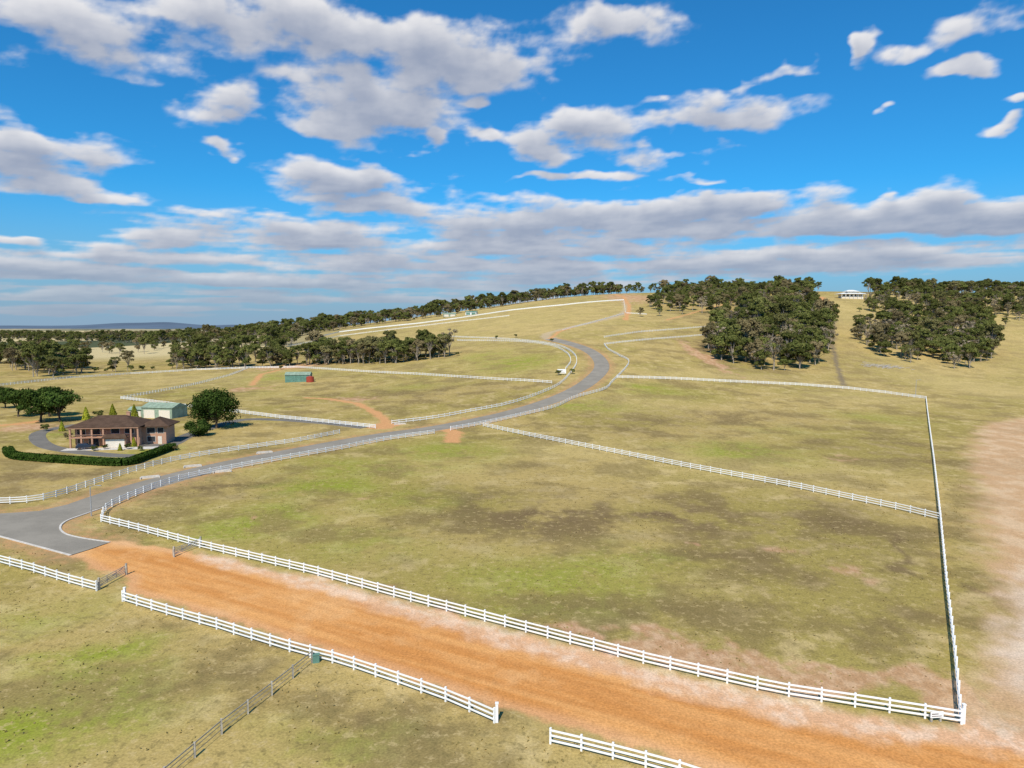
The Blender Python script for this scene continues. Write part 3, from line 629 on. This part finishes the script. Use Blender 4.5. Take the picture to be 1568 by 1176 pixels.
# cloud layer: shell of thin cloud 45 km out, density evaluated per vertex
clouds=[(330,20,115,22,.95),(470,40,175,36,1.05),(600,60,115,32,1),(700,88,135,40,1.15),(800,100,50,24,.9),(560,138,120,30,1.05),(580,180,110,34,1.05),(490,200,55,14,.75),(350,158,62,30,1.05),(450,120,60,16,.6),(90,45,210,48,.85),(230,65,85,26,.75),
 (880,195,95,28,1.1),(820,215,52,22,.95),(835,125,42,15,.7),(1110,172,105,25,1.05),(1030,185,50,14,.75),(985,155,22,9,.65),(950,25,78,29,1.1),(890,40,28,13,.75),(1020,235,115,14,.75),(880,270,105,11,.85),(1060,275,60,8,.6),
 (50,222,145,28,1.05),(70,262,95,26,1.05),(150,300,70,10,.8),(540,278,118,27,1.1),(560,313,110,20,1.0),(400,350,220,20,1.),(520,370,185,15,.9),(250,362,85,13,.8),
 (960,328,290,22,1.1),(780,355,165,22,1.1),(1130,312,130,18,1.1),(1180,350,270,17,1.0),(1400,333,280,27,1.12),(1540,330,190,27,1.1),(180,392,270,15,.95),(60,410,165,13,.8),(560,398,155,14,.95),(850,382,270,12,1.),(930,408,390,14,1.05),(1300,385,310,15,.92),
 (300,428,430,12,.92),(700,432,390,12,.95),(150,452,290,10,.9),(500,458,410,9,.88),(1250,410,370,12,.92),(100,475,310,8,.88),
 (1480,42,78,18,.8),(1410,75,52,11,.78),(1327,74,22,15,1),(1480,110,52,12,.95),(1561,148,24,13,1.),(1555,190,24,11,.9),(1210,107,50,12,.82),(1160,125,34,8,.68),(1352,165,20,10,.9),(742,210,30,10,.9),(652,221,22,10,.9),(725,155,24,8,.8),(1360,298,26,8,.8),(350,225,45,9,.8),(30,370,34,7,.8)]
aa=np.radians(np.arange(-75,75.01,.14)); ee=np.radians(np.arange(-.5,42,.11)); NA,NE=len(aa),len(ee)
AZ,EE=np.meshgrid(aa,ee); ly=.62*np.log(np.maximum(EE,0)+.06)
qa=AZ+.022*fbm(AZ*12,ly*12,4,50); qe=EE+.012*fbm(AZ*12,ly*12,4,60)*np.clip(EE/.15,.25,1.2)
Bs=np.zeros(AZ.shape)
for u,v,ru,rv,am in clouds:
    b_=pixel_ray(u,v); L=math.sqrt(sum(k*k for k in b_)); az=math.atan2(b_[0],b_[1]); el=math.asin(b_[2]/L)
    rx=ru/F*math.cos(az)**2*1.05; ry=rv/F*math.cos(az)*1.1
    G_=am*np.exp(-(((qa-az)/rx)**2+((qe-el)/ry)**2)*.9); Bs+=G_**3.6
Bf=np.minimum(Bs**(1/3.6),1.12)
nz=fbm(AZ*10,ly*14,6,70,.57); nz2=fbm(AZ*2.6,ly*26,5,90,.5)
low=np.clip(1-(EE-.03)/.14,0,1)*np.clip(EE/.02,0,1)
dn=Bf*1.25-.49+.60*nz*(.5+.5*Bf)+low*(.13+.46*nz2)
rows=np.arange(NE)[:,None]*np.ones((1,NA)); colsI=np.arange(NA)[None,:]*np.ones((NE,1))
sh=np.zeros(AZ.shape); stp=np.radians(.11)
for k in range(1,8):
    off=(k*(.0015+.012*np.maximum(EE,0)))/stp; r=np.clip(rows+off,0,NE-1.001); r0=r.astype(int); fr=r-r0
    ci=np.clip(colsI-k*1.*(EE+.1),0,NA-1).astype(int)
    Dk=np.clip(dn,0,1.2); sh+=(Dk[r0,ci]*(1-fr)+Dk[np.minimum(r0+1,NE-1),ci]*fr)
lit=np.exp(-.38*sh)*.92+.22*np.clip(nz+.2,0,1)
lit=np.clip(lit+.10*(dn<.2),0,1)
R_=45000; V=np.stack([R_*np.sin(AZ)*np.cos(EE),R_*np.cos(AZ)*np.cos(EE),R_*np.sin(EE)+HC],-1).reshape(-1,3)
ix=np.arange(NA*NE).reshape(NE,NA); fq=np.stack([ix[:-1,:-1],ix[1:,:-1],ix[1:,1:],ix[:-1,1:]],-1).reshape(-1,4)
cm=bpy.data.meshes.new('sky_clouds'); cm.from_pydata(V.tolist(),[],fq.tolist()); cm.polygons.foreach_set('use_smooth',[True]*len(cm.polygons)); cm.update()
for nme,ar in (('dens',dn),('lit',lit),('elev',EE)):
    a=cm.attributes.new(nme,'FLOAT','POINT'); a.data.foreach_set('value',ar.ravel().astype(np.float32))
m=bpy.data.materials.new('cloud'); m.use_nodes=True; nt=NT(m.node_tree); nt.N.remove(nt.N['Principled BSDF'])
P=nt.N.new('ShaderNodeNewGeometry').outputs['Position']; fn=nt.noise(P,.0009,2,.6)
al=nt.sm(nt.math('ADD',nt.attr('dens'),nt.math('MULTIPLY',nt.math('SUBTRACT',fn,.5),.18)),-.08,.54)
al=nt.math('MULTIPLY',al,nt.sm(nt.attr('elev'),-.002,.10,.65,.95))
l=nt.math('ADD',nt.attr('lit'),nt.math('MULTIPLY',nt.math('SUBTRACT',fn,.5),.12),clamp=True)
c=nt.mix(l,(.29,.34,.46),(.84,.83,.84)); c=nt.mix(nt.sm(nt.attr('elev'),.08,.0,0.,.7),c,(.31,.38,.48))  # sunlit tops, shaded bases and low haze painted into the cloud emission
em=nt.N.new('ShaderNodeEmission'); nt.put(em.inputs[0],c); tr=nt.N.new('ShaderNodeBsdfTransparent'); mx=nt.N.new('ShaderNodeMixShader')
nt.put(mx.inputs[0],al); nt.L.new(tr.outputs[0],mx.inputs[1]); nt.L.new(em.outputs[0],mx.inputs[2]); nt.L.new(mx.outputs[0],nt.N['Material Output'].inputs[0])
try: m.cycles.emission_sampling='NONE'
except Exception: pass
cm.materials.append(m); co_=bpy.data.objects.new('sky_clouds',cm); scene.collection.objects.link(co_)
# ------------------------------------------------------------ camera
cam=bpy.data.cameras.new('camera'); cam.sensor_width=36; cam.lens=36*F/1568; cam.clip_end=80000; cam.clip_start=.5
co=bpy.data.objects.new('camera',cam); scene.collection.objects.link(co); co.location=(0,0,HC); co.rotation_euler=(math.pi/2-PITCH,0,0); scene.camera=co
scene.view_settings.view_transform='Standard'; scene.view_settings.look='None'; scene.view_settings.exposure=0
